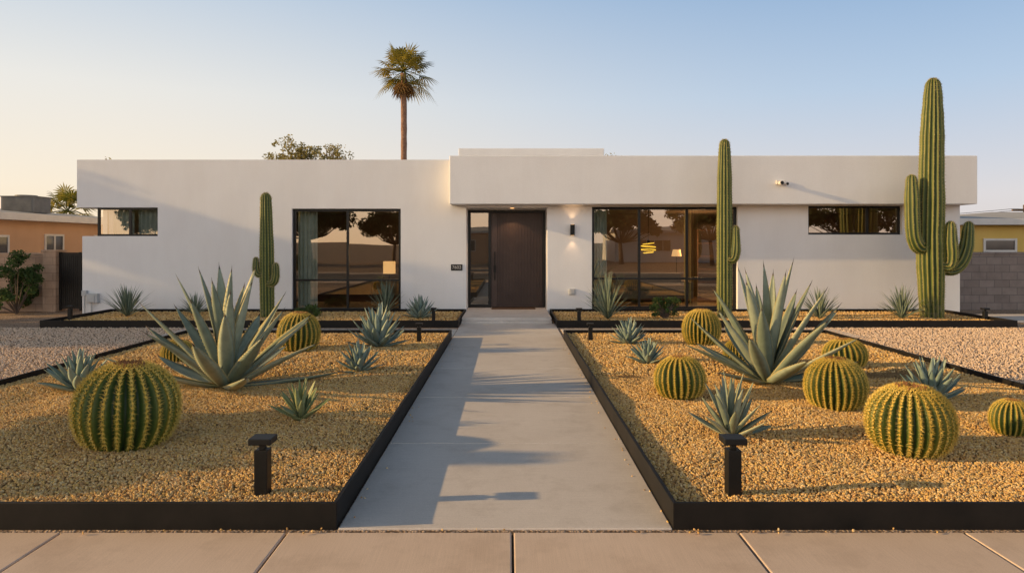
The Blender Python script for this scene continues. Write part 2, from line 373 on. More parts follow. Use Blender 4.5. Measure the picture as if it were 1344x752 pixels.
def scatter(name,rects,z,amp,mat,density,size,seed,label):
    o=sheets(name,rects,mat,z,amp)
    g=bpy.data.node_groups.new(name,'GeometryNodeTree')
    g.interface.new_socket('Geometry',in_out='INPUT',socket_type='NodeSocketGeometry');g.interface.new_socket('Geometry',in_out='OUTPUT',socket_type='NodeSocketGeometry')
    gi=g.nodes.new('NodeGroupInput');go=g.nodes.new('NodeGroupOutput')
    dp=g.nodes.new('GeometryNodeDistributePointsOnFaces');dp.inputs['Density'].default_value=density;dp.inputs['Seed'].default_value=seed
    ic=g.nodes.new('GeometryNodeMeshIcoSphere');ic.inputs['Radius'].default_value=size;ic.inputs['Subdivisions'].default_value=1
    sm=g.nodes.new('GeometryNodeSetMaterial');sm.inputs['Material'].default_value=mat
    ip=g.nodes.new('GeometryNodeInstanceOnPoints')
    rr=g.nodes.new('FunctionNodeRandomValue');rr.data_type='FLOAT_VECTOR';rr.inputs[0].default_value=(0,0,0);rr.inputs[1].default_value=(6.28,6.28,6.28)
    rs=g.nodes.new('FunctionNodeRandomValue');rs.data_type='FLOAT_VECTOR';rs.inputs[0].default_value=(.5,.45,.3);rs.inputs[1].default_value=(1.35,1.2,.95)
    L=g.links.new
    L(gi.outputs[0],dp.inputs['Mesh']);L(dp.outputs['Points'],ip.inputs['Points']);L(ic.outputs['Mesh'],sm.inputs[0]);L(sm.outputs[0],ip.inputs['Instance'])
    L(rr.outputs[0],ip.inputs['Rotation']);L(rs.outputs[0],ip.inputs['Scale']);L(ip.outputs[0],go.inputs[0])
    md=o.modifiers.new('scatter','NODES');md.node_group=g
    o['kind']='stuff';o['label']=label;return o
scatter('gravel',[(BX0+.04,-1.09,BYF+.04,8.5),(1.04,BX1-.04,BYF+.04,8.5)],BEDZ+.002,.045,M_stone,3400,.012,3,'tan crushed gravel covering the planting beds')
scatter('gravel',[(BX0+.04,-1.09,8.5,BYB-.04),(1.04,BX1-.04,8.5,BYB-.04)],BEDZ+.002,.045,M_stone,1100,.018,5,'tan crushed gravel covering the planting beds')
scatter('gravel',[(-12,BX0-.02,7.5,14.2),(BX1+.02,12,7.5,14.2)],.004,0,M_ystone,550,.016,8,'pale pinkish gravel covering the yard')
scatter('gravel',[(-9.7,-1.15,14.32,16.75),(1.1,10.5,14.32,16.75)],.085,.015,M_stone,500,.018,9,'tan gravel in the planters along the house')
scatter('gravel',[(-1.04,-.93,4.2,12),(.89,.995,4.2,12),(-7,7,4.1,4.17)],.014,0,M_stone,45,.009,12,'stray gravel chips along the edges of the path')
def edging(x0,x1,y0,y1,ztop,t,label,open_back=False):
    mb=MB()
    mb.box(x0,x1,y0,y0+t,-.01,ztop);mb.box(x0,x1,y1-t,y1,-.01,ztop)
    mb.box(x0,x0+t,y0+t+.001,y1-t-.001,-.01,ztop-.002);mb.box(x1-t,x1,y0+t+.001,y1-t-.001,-.01,ztop-.002)
    o=mb.obj('bed_edging',M_steel,bevel=.004);tag(o,label,'garden edging','black steel garden edging');return o
edging(BX0,-1.055,BYF,BYB,.165,.028,'black steel edging around gravel cactus bed')
edging(1.005,BX1,BYF,BYB,.165,.028,'black steel edging around gravel cactus bed')
edging(-9.8,-1.06,14.25,16.78,.15,.028,'black steel edging of planter along white house')
edging(1.0,10.62,14.25,16.78,.15,.028,'black steel edging of planter along white house')

# ------------------------------------------------------------ house
YW=16.8;YO=16.25
house=empty('modern_house',(0,YW,0));tag(house,'low white stucco modern house with flat roof and dark windows','house')
def hp(o): reparent(o,house);return o
def grid_wall(mb,x0,x1,z0,z1,y0,y1,holes,m=0):
    xs=sorted({x0,x1}|{min(max(h[k],x0),x1) for h in holes for k in(0,1)});zs=sorted({z0,z1}|{min(max(h[k],z0),z1) for h in holes for k in(2,3)})
    def solid(i,j):
        if i<0 or j<0 or i>=len(xs)-1 or j>=len(zs)-1: return False
        cx=(xs[i]+xs[i+1])/2;cz=(zs[j]+zs[j+1])/2
        return not any(h[0]<cx<h[1] and h[2]<cz<h[3] for h in holes)
    def q(*p):
        mb.face([mb.vert(a) for a in p],m)
    for i in range(len(xs)-1):
        for j in range(len(zs)-1):
            if not solid(i,j):continue
            a,b,c,e=xs[i],xs[i+1],zs[j],zs[j+1]
            q((a,y0,c),(b,y0,c),(b,y0,e),(a,y0,e));q((a,y1,c),(a,y1,e),(b,y1,e),(b,y1,c))
            if not solid(i-1,j):q((a,y0,c),(a,y0,e),(a,y1,e),(a,y1,c))
            if not solid(i+1,j):q((b,y0,c),(b,y1,c),(b,y1,e),(b,y0,e))
            if not solid(i,j-1):q((a,y0,c),(a,y1,c),(b,y1,c),(b,y0,c))
            if not solid(i,j+1):q((a,y0,e),(b,y0,e),(b,y1,e),(a,y1,e))
x=lambda p:PX(p,YW)
z=lambda p:PZ(p,YW)
ZT=3.815;XL=x(101);XA=x(612);XB=x(718);XR=11.10
WL=(x(383),x(526),z(408),z(274)); WM=(x(777),x(968),z(406),z(271.5)); WR=(x(1061),x(1184),z(308),z(270.5)); WC=(x(125),x(207),z(310),z(272.5))
mb=MB();grid_wall(mb,XL,XA,0,ZT,YW,YW+.28,[WL,(XL-1,x(125),z(310),z(272.5)),WC,(XL-1,x(108),-1,z(310)+.0001)])
hp(mb.obj('wall',M_white,weld=True,bevel=.015))
mb=MB();grid_wall(mb,XB,XR,0,2.69,YW,YW+.28,[WM,WR]);hp(mb.obj('wall',M_white,weld=True,bevel=.012))
mb=MB();mb.prism([(PX(590,YO),YO),(PX(1283,YO),YO),(PX(1283,YO),18.2),(XA+.001,18.2),(XA+.001,YW-.001),(PX(590,YO),YW-.001)],2.693,3.845)
hp(mb.obj('roof_fascia',M_white,bevel=.015))
YD=17.5
mb=MB();mb.box(XA-.2,XA,YW+.281,YD+.3,0,2.69);mb.box(XB,XB+.2,YW+.281,YD+.3,0,2.69)
mb.box(XA+.001,XB-.001,YD+.001,YD+.3,2.56,2.69)
hp(mb.obj('alcove_wall',M_white))
mb=MB();mb.box(XA+.001,XB-.001,YW-.1,YD-.002,2.64,2.688);hp(mb.obj('alcove_ceiling',M_white))
mb=MB()
mb.box(x(108),x(108)+.25,YW+.281,27,0,z(310));mb.box(x(125),x(125)+.25,YW+.32,27,z(310),z(272.5));mb.box(XL,XL+.25,YW+.281,27,z(272.5),ZT)
mb.box(XR-.25,XR,YW+.281,27,0,2.69);mb.box(XR-.2,XR+.05,18.21,27,2.7,3.82)
mb.box(XL+.25,XR-.2,26.8,27,0,3.8)
hp(mb.obj('wall',M_white))
mb=MB();mb.box(XL+.26,XA-.01,YW+.29,26.79,3.45,3.6);mb.box(XA,XR-.21,18.22,26.79,3.45,3.6);mb.box(XL+.02,x(125)-.001,YW+.29,26.9,z(272.5)-.003,z(272.5)+.1);hp(mb.obj('roof',M_roof))
mb=MB();mb.box(PX(602,19),PX(793,19),19,23,3.6,PZ(195,19))
hp(mb.obj('raised_roof_block',[M_white,M_trim],bevel=.012))
def window(W,mx,mz,parent=house,yb=YW+.09,fw=.05,fr=M_frame,gl=M_glass,d_=.07):
    x0,x1,z0,z1=W;mb=MB();e=.002
    mb.box(x0+e,x1-e,yb,yb+d_,z1-fw,z1-e);mb.box(x0+e,x1-e,yb,yb+d_,z0+e,z0+fw)
    mb.box(x0+e,x0+fw,yb+.001,yb+d_-.001,z0+fw,z1-fw);mb.box(x1-fw,x1-e,yb+.001,yb+d_-.001,z0+fw,z1-fw)
    for m_ in mx: mb.box(m_-.028,m_+.028,yb+.004,yb+d_-.004,z0+fw,z1-fw)
    for m_ in mz: mb.box(x0+fw,x1-fw,yb+.008,yb+d_-.008,m_-.025,m_+.025)
    o=mb.obj('window',fr);reparent(o,parent)
    xs_=[x0+fw*.9]+list(mx)+[x1-fw*.9];zs_=[z0+fw*.9]+list(mz)+[z1-fw*.9]
    g=MB()
    for i in range(len(xs_)-1):
        for j in range(len(zs_)-1):
            t=[R.uniform(-.0025,.0025) for _ in range(2)]
            a,b,c,dd=xs_[i],xs_[i+1],zs_[j],zs_[j+1];yy=yb+d_/2
            g.face([g.vert((a,yy+t[0],c)),g.vert((b,yy-t[0],c)),g.vert((b,yy-t[0]+t[1],dd)),g.vert((a,yy+t[0]+t[1],dd))])
    gp=g.obj('glass_pane',gl,recalc=False);gp.parent=o
    return o
window(WL,[x(455)],[z(368)],fw=.065);window(WM,[x(840),x(903)],[z(366)],fw=.065);window(WR,[x(1141)],[]);window(WC,[x(168)],[])
mb=MB()
yd=YD-.06
dx0,dx1=XA+.01,XB-.01;dz0,dz1=.125,2.60
sx_=PX(641,YD)
def b4(x0,x1,z0,z1,t=.05):
    mb.box(x0,x1,yd,yd+.12,z1-t,z1);mb.box(x0,x0+t,yd+.001,yd+.119,z0,z1-t);mb.box(x1-t,x1,yd+.001,yd+.119,z0,z1-t)
b4(dx0,dx1,dz0,dz1,.06);mb.box(sx_,sx_+.07,yd+.001,yd+.119,dz0,dz1-.06);mb.box(dx0+.06,sx_,yd+.002,yd+.118,dz0,dz0+.08)
mb.box(dx0+.06,sx_,yd+.002,yd+.118,1.05,1.09)
hp(mb.obj('door_frame',M_frame))
g=MB();g.face([g.vert(p) for p in((dx0+.05,yd+.06,dz0+.07),(sx_+.01,yd+.06,dz0+.07),(sx_+.01,yd+.06,dz1-.05),(dx0+.05,yd+.06,dz1-.05))]);hp(g.obj('sidelight_glass',M_glass,recalc=False))
mb=MB();a0,a1=sx_+.072,dx1-.062;mb.box(a0,a1,yd+.05,yd+.11,dz0+.01,dz1-.062)
mb.box(a0+.002,a0+.16,yd+.02,yd+.0499,dz0+.012,dz1-.064)
k=a0+.175
while k<a1-.03:
    mb.box(k,k+.026,yd+.026,yd+.0499,dz0+.012,dz1-.064);k+=.038
door=hp(mb.obj('door',M_door,bevel=.003))
mb=MB();hx=PX(648.5,YD)+.02
mb.box(hx-.014,hx+.014,yd-.06,yd-.035,.82,1.55);mb.box(hx-.01,hx+.01,yd-.035,yd+.02,.9,.93);mb.box(hx-.01,hx+.01,yd-.035,yd+.02,1.42,1.45)
mb.box(hx-.03,hx+.03,yd+.0,yd+.0199,1.02,1.2)
ho=mb.obj('door_handle',M_black);ho.parent=door
mb=MB();mb.box(PX(606,15.05),PX(724,15.05),15.05,YD+.3,-.02,.12);mb.box(PX(606,15.05)+.0,PX(724,15.05)-.0,14.87,15.045,-.02,.06);
o=mb.obj('porch_step',M_path,bevel=.01);struct(o)
mb=MB();mb.box(PX(645,16.9),PX(703,16.9),16.95,17.35,.121,.135);o=mb.obj('door_mat',M_wood);tag(o,'thin brown door mat on the porch','door mat')
mb=MB();sxp=x(751);mb.cyl((sxp,YW-.09,z(309)),.055,.055,z(295)-z(309),20);mb.box(sxp-.03,sxp+.03,YW-.06,YW-.001,z(305),z(299))
s=mb.obj('wall_sconce',M_black,smooth=False);tag(s,'black cylinder sconce on white wall beside door','wall light')
for zz in(z(309)-.004,z(295)+.001):
    mb=MB();mb.cyl((sxp,YW-.09,zz),.04,.04,.003,16);q=mb.obj('bulb',M_lamp);q.parent=s
for zz,rx in((z(309)-.01,0),(z(295)+.01,math.pi)):
    pl=bpy.data.lights.new('sconce_lamp','SPOT');pl.energy=5;pl.color=(1,.6,.3);pl.spot_size=math.radians(80);pl.spot_blend=.6;pl.shadow_soft_size=.03
    po=bpy.data.objects.new('sconce_lamp',pl);po.location=(sxp,YW-.10,zz);po.rotation_euler=(rx,0,0);COL.objects.link(po)
mb=MB();mb.cyl((0.08,17.05,2.632),.05,.05,.006,20);q=mb.obj('ceiling_light',M_lamp);hp(q)
pl=bpy.data.lights.new('ceiling_lamp','SPOT');pl.energy=32;pl.color=(1,.62,.32);pl.spot_size=math.radians(110);pl.shadow_soft_size=.05
po=bpy.data.objects.new('ceiling_lamp',pl);po.location=(0.08,17.05,2.62);COL.objects.link(po)
mb=MB();mb.box(x(592),x(607),YW-.02,YW-.001,z(355),z(347));pq=mb.obj('house_number_plaque',M_black);tag(pq,'small black house number plaque on white wall','house number')
fc=bpy.data.curves.new('digits','FONT');fc.body='7602';fc.size=.115;fc.extrude=.003;fc.align_x='CENTER';fc.align_y='CENTER'
fo=bpy.data.objects.new('digits',fc);fo.location=((x(592)+x(607))/2,YW-.024,z(351));fo.rotation_euler=(math.pi/2,0,0);COL.objects.link(fo);fc.materials.append(M_digit);fo.parent=pq
fo.parent=pq
mb=MB();mb.box(x(747),x(755),YW-.05,YW-.001,z(387),z(379));mb.box(x(748.5),x(753.5),YW-.062,YW-.051,z(385.5),z(380.5));o=mb.obj('outlet_box',M_util,bevel=.008);tag(o,'small grey weatherproof outlet box on white wall','outlet')
mb=MB();cx=PX(1026,YO);cz=PZ(241,YO)
mb.box(cx-.14,cx+.08,YO-.05,YO-.001,cz-.02,cz+.07);mb.cyl((cx-.07,YO-.2,cz-.0),.05,.045,.15,16,0,'y')
mb.cyl((cx+.07,YO-.17,cz-.02),.04,.035,.12,16,0,'y')
o=mb.obj('security_light',M_trim,bevel=.006);tag(o,'white security flood light mounted on house fascia','security light')
mb=MB();mb.cyl((cx-.07,YO-.206,cz),.042,.042,.005,16,0,'y');q=mb.obj('lens',M_black);q.parent=o
mb=MB();mb.cyl((cx+.07,YO-.176,cz-.02),.032,.032,.005,16,0,'y');q=mb.obj('lens',M_black);q.parent=o
mb=MB();mb.box(x(117),x(131),YW-.12,YW-.001,z(397),z(385));mb.box(x(119),x(128),YW-.14,YW-.121,z(396),z(387));mb.cyl((x(122),YW-.06,.05),.02,.02,z(397)-.05,10);mb.cyl((x(113),YW-.06,.05),.018,.018,z(388)-.05,10);mb.box(x(110),x(116),YW-.1,YW-.001,z(388),z(381))
o=mb.obj('utility_box',M_util,bevel=.006);tag(o,'grey utility meter box with conduits on house wall','utility box')
mb=MB()
for (a,b) in((XL+.6,XA-.21),(XB+.21,XR-.26)):
    mb.box(a,b,YW+.285,22,.02,.11,1);mb.box(a,b,22,22.1,.0,2.69);mb.box(a,b,YW+.29,22,2.69,2.74);
    mb.box(a-.02,a,YW+.29,22,.0,2.69);mb.box(b,b+.02,YW+.29,22,.0,2.69)
mb.box(XA,XB,YD+.4,YD+.45,0,2.6)
hp(mb.obj('interior_wall',[M_intw,M_wood]))
def curtain(x0,x1,z0,z1,yy,label):
    mb=MB();n=60
    for i in range(n+1):
        t=i/n;xx=x0+(x1-x0)*t;dy=.035*math.sin(t*math.pi*2*5)+.012*math.sin(t*37)
        mb.vert((xx,yy+dy,z0));mb.vert((xx,yy+dy*.8,z1))
    for i in range(n): mb.face([2*i,2*i+2,2*i+3,2*i+1])
    o=mb.obj('curtain',M_curt,smooth=True,recalc=False);tag(o,label,'curtain','sheer curtains behind the windows')
curtain(WL[0]+.05,x(412),WL[2],WL[3],YW+.34,'pale sheer curtain hanging inside the picture window')
curtain(WM[0]+.05,x(799),WM[2],WM[3],YW+.34,'pale sheer curtain hanging inside the picture window')
curtain(x(132),x(166),WC[2],WC[3],YW+.36,'pale sheer curtain hanging inside the corner window')
curtain(x(172),x(203),WC[2],WC[3],YW+.36,'pale sheer curtain hanging inside the corner window')
YT=18.6
tx=PX(511,YT)
mb=MB();mb.box(tx-.5,tx+.4,YT-.2,YT+.25,.72,.77)
for a in(-.46,.32):
    for b in(-.17,.18): mb.box(tx+a,tx+a+.05,YT+b,YT+b+.05,.11,.72)
o=mb.obj('console_table',M_wood);tag(o,'wooden console table inside the window','table')
mb=MB();mb.box(tx-.1,tx+.1,YT-.1,YT+.1,.771,.79);mb.cyl((tx,YT,.79),.015,.015,.15,8);o=mb.obj('table_lamp',M_black);tag(o,'lit square table lamp on console table','table lamp')
mb=MB();mb.box(tx-.15,tx+.15,YT-.1,YT+.1,.94,1.27);q=mb.obj('lamp_shade',M_shade);q.parent=o
YP=19.0;pxx=PX(851,YP);pz=PZ(326,YP)
mb=MB();mb.cyl((pxx,YP,pz+.22),.008,.008,2.68-pz-.22,6);mb.cyl((pxx,YP,pz+.15),.05,.03,.08,12);o=mb.obj('pendant_lamp',M_black);tag(o,'hanging pendant lamp of glowing amber rings','pendant lamp')
mb=MB()
for k,(rr_,zz,tl) in enumerate(((.15,.13,.12),(.2,.05,-.1),(.2,-.04,.12),(.14,-.12,-.1))):
    pts=[(pxx+rr_*math.cos(t),YP+rr_*math.sin(t),pz+zz+tl*rr_*math.cos(t+k)) for t in [2*math.pi*i/24 for i in range(25)]]
    mb.tube(pts,[.010]*25,6)
q=mb.obj('glowing_ring',M_neon);q.parent=o
YS=19.6;s0=PX(800,YS);s1=PX(905,YS)
mb=MB();mb.box(s0,s1,YS-.45,YS+.45,.2,.45);mb.box(s0,s0+.18,YS-.451,YS+.452,.451,.68);mb.box(s1-.18,s1,YS-.451,YS+.452,.451,.68);mb.box(s0+.18,s1-.18,YS+.22,YS+.45,.451,.9)
mb.box(s0+.2,(s0+s1)/2-.01,YS-.44,YS+.2,.452,.58);mb.box((s0+s1)/2+.01,s1-.2,YS-.44,YS+.2,.452,.58)
for a in(s0+.05,s1-.1):
    for b in(-.4,.35): mb.box(a,a+.05,YS+b,YS+b+.05,.11,.2)
o=mb.obj('sofa',M_fabric,bevel=.04);tag(o,'beige two seat sofa inside the living room','sofa')
mb=MB();q0,q1=PX(915,21),PX(960,21)
mb.box(q0,q0+.04,21,21.4,.11,2.2);mb.box(q1-.04,q1,21,21.4,.11,2.2)
for k in range(6): mb.box(q0+.04,q1-.04,21.0,21.38,.15+k*.4,.18+k*.4)
o=mb.obj('bookcase',M_wood);tag(o,'tall wooden bookcase against the living room wall','bookcase')
mb=MB();fx,fy=PX(888,20.2),20.2
mb.cyl((fx,fy,.11),.14,.14,.03,16);mb.cyl((fx,fy,.14),.012,.012,1.25,8);o=mb.obj('floor_lamp',M_black);tag(o,'lit floor lamp standing behind the sofa','floor lamp')
mb=MB();mb.cyl((fx,fy,1.38),.15,.11,.2,20);q=mb.obj('lamp_shade',M_shade);q.parent=o
for nm,lx,ly,lz,en in(('room_lamp',fx+.6,fy-.1,1.7,60),('room_lamp',tx+.3,YT+.6,1.5,16)):
    pl=bpy.data.lights.new(nm,'POINT');pl.energy=en;pl.color=(1,.55,.25);pl.shadow_soft_size=.15
    po=bpy.data.objects.new(nm,pl);po.location=(lx,ly,lz);COL.objects.link(po)

# ------------------------------------------------------------ plants
def add_leaf(mb,base,az,e0,bend,L,W,rv,rings=12,ch=.32,th=.16,base_w=.62,teeth=0,rr=R,twist=0,cross=True):
    pos=Vector(base);h=Vector((math.cos(az),math.sin(az),0));S=Vector((-math.sin(az),math.cos(az),0))
    o=len(mb.v);SS=(-1,-.55,0,.55,1) if cross else(-1,0,1);BS=(.55,0,-.55) if cross else (0,)
    nr=len(SS)+len(BS);e=e0;ds=L/(rings-1)
    edges=[]
    for i in range(rings):
        t=i/(rings-1);e=e0+bend*t
        T=h*math.cos(e)+Vector((0,0,1))*math.sin(e);U=-h*math.sin(e)+Vector((0,0,1))*math.cos(e)
        if i: pos=pos+T*ds
        if t<.45: w=base_w+(1-base_w)*math.sin(t/.45*math.pi/2)
        else: w=max(0,math.cos((t-.45)/.55*math.pi/2))**.85
        w=max(w,.025)*W*.5
        tw=twist*t;S2=S*math.cos(tw)+U*math.sin(tw);U2=U*math.cos(tw)-S*math.sin(tw)
        for s in SS: mb.vert(pos+S2*(w*s)+U2*(ch*w*s*s),(abs(s),t,rv,1))
        for s in BS: mb.vert(pos+S2*(w*s)+U2*(ch*w*s*s-(th*W*(1-t*.85))*(1-s*s)),(abs(s)*.5,t,rv,1))
        edges.append((pos+S2*w+U2*(ch*w),pos-S2*w+U2*(ch*w),S2.copy(),T.copy(),w))
    for i in range(rings-1):
        for k in range(nr):
            j=(k+1)%nr;mb.face([o+i*nr+k,o+i*nr+j,o+(i+1)*nr+j,o+(i+1)*nr+k])
    mb.face([o+(rings-1)*nr+k for k in range(nr)])
    mb.spike(pos,T,L*.035,W*.02,(0,1,0,1))
    if teeth:
        for i in range(2,rings-1):
            a0,b0,S_,T_,w0=edges[i];a1,b1,_,_,_=edges[i-1]
            for q in range(teeth):
                f=q/teeth
                mb.spike(a0.lerp(a1,f),S_+T_*.3,W*.07,W*.02,(1,.5,0,1));mb.spike(b0.lerp(b1,f),-S_+T_*.3,W*.07,W*.02,(1,.5,0,1))
def agave_mesh(n,Hh,Rr,W,seed,mat,name,emin=8,emax=82,teeth=2,bend=(.0,.35),lenvar=.12,power=.85):
    rr=random.Random(seed);mb=MB()
    for i in range(n):
        t=i/(n-1)
        e=math.radians(emin+(emax-emin)*t**power)+rr.uniform(-.07,.07)
        L=(1/math.sqrt((math.cos(e)/Rr)**2+(math.sin(e)/Hh)**2))*rr.uniform(1-lenvar,1+lenvar*.4)
        az=i*2.39996+rr.uniform(-.22,.22)
        bn=rr.uniform(*bend)*(1-t)-.03*t
        w=W*(1-.35*t)*rr.uniform(.88,1.08)
        br=.09*Rr*(1-t)
        add_leaf(mb,(math.cos(az)*br,math.sin(az)*br,.01+.05*Hh*t),az,e-bn*.5,bn,L,w,rr.random(),rings=13,teeth=teeth,rr=rr,twist=rr.uniform(-.25,.25),ch=.3+.25*t)
    me=mb.obj(name,mat,smooth=True);d_=me.data;bpy.data.objects.remove(me);return d_
def put(me,name,loc,rot,sc,label,cat,group):
    o=bpy.data.objects.new(name,me);COL.objects.link(o);o.location=loc;o.rotation_euler=(0,0,rot);o.scale=sc if isinstance(sc,tuple) else(sc,)*3
    tag(o,label,cat,group);return o
def plant(me,name,px,basey,top_y,rot,label,cat,group,zb=BEDZ,nomh=1.0,wid=None,nomw=1.0,yover=None):
    Y=yover or GY(basey,zb);s=F/Y
    hh=(basey-top_y)/s
    sc=hh/nomh;sw=sc if wid is None else (wid/s)/nomw
    return put(me,name,(PX(px,Y),Y,zb-.005),rot,(sw,sw,sc),label,cat,group)
AG='agaves in the gravel beds'
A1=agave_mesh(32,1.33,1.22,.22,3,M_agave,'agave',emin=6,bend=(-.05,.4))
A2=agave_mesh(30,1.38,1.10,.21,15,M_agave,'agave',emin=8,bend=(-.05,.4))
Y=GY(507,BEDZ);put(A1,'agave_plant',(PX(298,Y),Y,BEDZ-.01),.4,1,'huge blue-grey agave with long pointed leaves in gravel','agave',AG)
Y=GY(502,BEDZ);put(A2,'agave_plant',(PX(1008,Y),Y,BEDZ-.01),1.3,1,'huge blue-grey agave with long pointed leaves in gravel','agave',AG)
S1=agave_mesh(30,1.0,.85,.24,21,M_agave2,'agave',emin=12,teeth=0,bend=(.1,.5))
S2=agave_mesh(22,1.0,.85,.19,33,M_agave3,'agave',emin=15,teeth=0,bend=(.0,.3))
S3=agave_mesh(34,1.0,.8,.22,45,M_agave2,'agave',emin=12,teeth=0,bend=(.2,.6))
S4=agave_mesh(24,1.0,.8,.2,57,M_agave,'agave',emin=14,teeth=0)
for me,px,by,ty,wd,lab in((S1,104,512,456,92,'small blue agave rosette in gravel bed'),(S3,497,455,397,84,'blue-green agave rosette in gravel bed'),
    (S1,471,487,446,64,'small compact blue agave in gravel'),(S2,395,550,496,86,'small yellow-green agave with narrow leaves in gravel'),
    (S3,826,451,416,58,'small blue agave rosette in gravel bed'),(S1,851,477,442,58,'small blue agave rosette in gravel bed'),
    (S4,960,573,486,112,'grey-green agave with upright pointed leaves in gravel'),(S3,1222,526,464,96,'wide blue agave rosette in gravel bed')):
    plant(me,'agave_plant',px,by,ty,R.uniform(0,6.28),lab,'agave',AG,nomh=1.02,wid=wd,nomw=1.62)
def sotol_mesh(n,seed):
    rr=random.Random(seed);mb=MB()
    for i in range(n):
        e=math.radians(rr.uniform(18,88));az=rr.uniform(0,6.283)
        add_leaf(mb,(math.cos(az)*.03,math.sin(az)*.03,.02),az,e+.1,-rr.uniform(.05,.35),rr.uniform(.8,1.05),rr.uniform(.04,.06),rr.random(),rings=7,cross=False,ch=.3,th=.1,base_w=.9)
    o=mb.obj('sotol',M_sotol,smooth=True);m=o.data;bpy.data.objects.remove(o);return m
T1=sotol_mesh(70,2);T2=sotol_mesh(85,5)
SG='spiky plants in the planters along the house'
for me,px,by,ty,wd,lab in((T1,167,415,372,62,'spiky narrow leaved sotol against white wall'),(T2,256,413,383,42,'low spiky sotol beside the wall'),
    (T1,506,411,365,48,'narrow leaved sotol below the picture window'),(T2,798,419,354,56,'tall spiky sotol beside the living room window'),
    (T1,1076,418,376,54,'spiky sotol against white wall'),(T2,1184,418,373,54,'spiky sotol against white wall beside saguaro')):
    plant(me,'sotol_plant',px,by,ty,R.uniform(0,6.28),lab,'sotol',SG,zb=.09,nomh=1.0,wid=wd,nomw=1.55)
plant(S3,'agave_plant',551,417,386,.7,'blue agave in the planter beside the step','agave',AG,zb=.09,nomh=1.02,wid=50,nomw=1.62)

def barrel_base(nr,seed):
    rr=random.Random(seed);mb=MB();per=6;seg=nr*per;rings=34
    def prof(u):
        a=-math.pi/2*.62+u*(math.pi/2*.62+math.pi/2)
        r=math.cos(a)**.82 if math.cos(a)>0 else 0;zz=math.sin(a)*.86+.70
        if u>.9: zz-=.10*((u-.9)/.1)**2
        return max(r,.001),zz
    for i in range(rings):
        u=i/(rings-1);r,zz=prof(u)
        for k in range(seg):
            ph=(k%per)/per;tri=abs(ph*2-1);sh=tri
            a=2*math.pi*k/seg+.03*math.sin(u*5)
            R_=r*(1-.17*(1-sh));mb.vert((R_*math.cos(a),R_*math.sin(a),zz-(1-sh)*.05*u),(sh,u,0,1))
    for i in range(rings-1):
        for k in range(seg):
            j=(k+1)%seg;mb.face([i*seg+k,i*seg+j,(i+1)*seg+j,(i+1)*seg+k])
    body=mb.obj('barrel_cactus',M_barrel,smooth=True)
    sp=MB()
    for k in range(nr):
        u=.1
        while u<.965:
            r,zz=prof(u);r2,z2=prof(min(u+.02,1))
            a=2*math.pi*k/nr+.03*math.sin(u*5)
            p=Vector((r*math.cos(a),r*math.sin(a),zz))
            t=Vector((r2*math.cos(a),r2*math.sin(a),z2))-p;t.normalize()
            sd=Vector((-math.sin(a),math.cos(a),0));n_=sd.cross(t).normalized()
            for q in range(8):
                an=q/8*6.283+rr.uniform(-.3,.3)
                dd=n_*rr.uniform(.5,1.0)+t*math.cos(an)*.9+sd*math.sin(an)*.9
                sp.spike(p,dd,rr.uniform(.08,.14),.009)
            u+=.040
    s=sp.obj('spines',M_spine,recalc=False);s.parent=body
    fl=MB()
    for q in range(70):
        a=rr.uniform(0,6.283);r=rr.uniform(.1,.34);z0=prof(.95)[1]-.03
        p=Vector((r*math.cos(a),r*math.sin(a),z0));o=len(fl.v);rad=.035
        fl.cyl(p,rad*.8,rad*1.1,rr.uniform(.05,.1),6)
        fl.spike(p+Vector((0,0,.07)),(rr.uniform(-.5,.5),rr.uniform(-.5,.5),1),.07,.03)
    f=fl.obj('flower_ring',M_flower);f.parent=body
    return body,[s,f]
bases=[barrel_base(24,1),barrel_base(28,2)]
BG='golden barrel cacti in the gravel beds'
def barrel(k,px,by,ty,wd,lab,proto):
    b,ch=bases[k];Y=GY(by-2,BEDZ);s=F/Y;rad=wd/2/s/1.03
    Y=Y+rad*.55
    s=F/Y;rad=wd/2/s/1.03;hh=(by-ty)/s/1.60
    if proto: o=b
    else:
        o=b.copy();COL.objects.link(o)
        for c in ch:
            c2=c.copy();c2.parent=o;COL.objects.link(c2)
    o.location=(PX(px,Y),Y,BEDZ-.01);o.scale=(rad,rad*R.uniform(.93,1.05),hh);o.rotation_euler=(R.uniform(-.08,.08),R.uniform(-.08,.08),R.uniform(0,6))
    tag(o,lab,'cactus',BG)
L0='round golden barrel cactus with yellow spines in gravel'
blist=[(0,165,594,486,128,'large round golden barrel cactus on gravel near edging'),(1,232,479,449,42,L0),(0,391,463,413,53,L0),
(1,920,456,409,52,L0),(0,893,526,472,66,L0),(1,1097,541,475,78,L0),(0,1110,486,448,54,L0),(1,1193,601,513,107,'large round golden barrel cactus on gravel'),(0,1327,574,528,50,L0),(1,968,481,448,38,L0)]
seen=set()
for k,px,by,ty,wd,lab in blist:
    barrel(k,px,by,ty,wd,lab,k not in seen);seen.add(k)

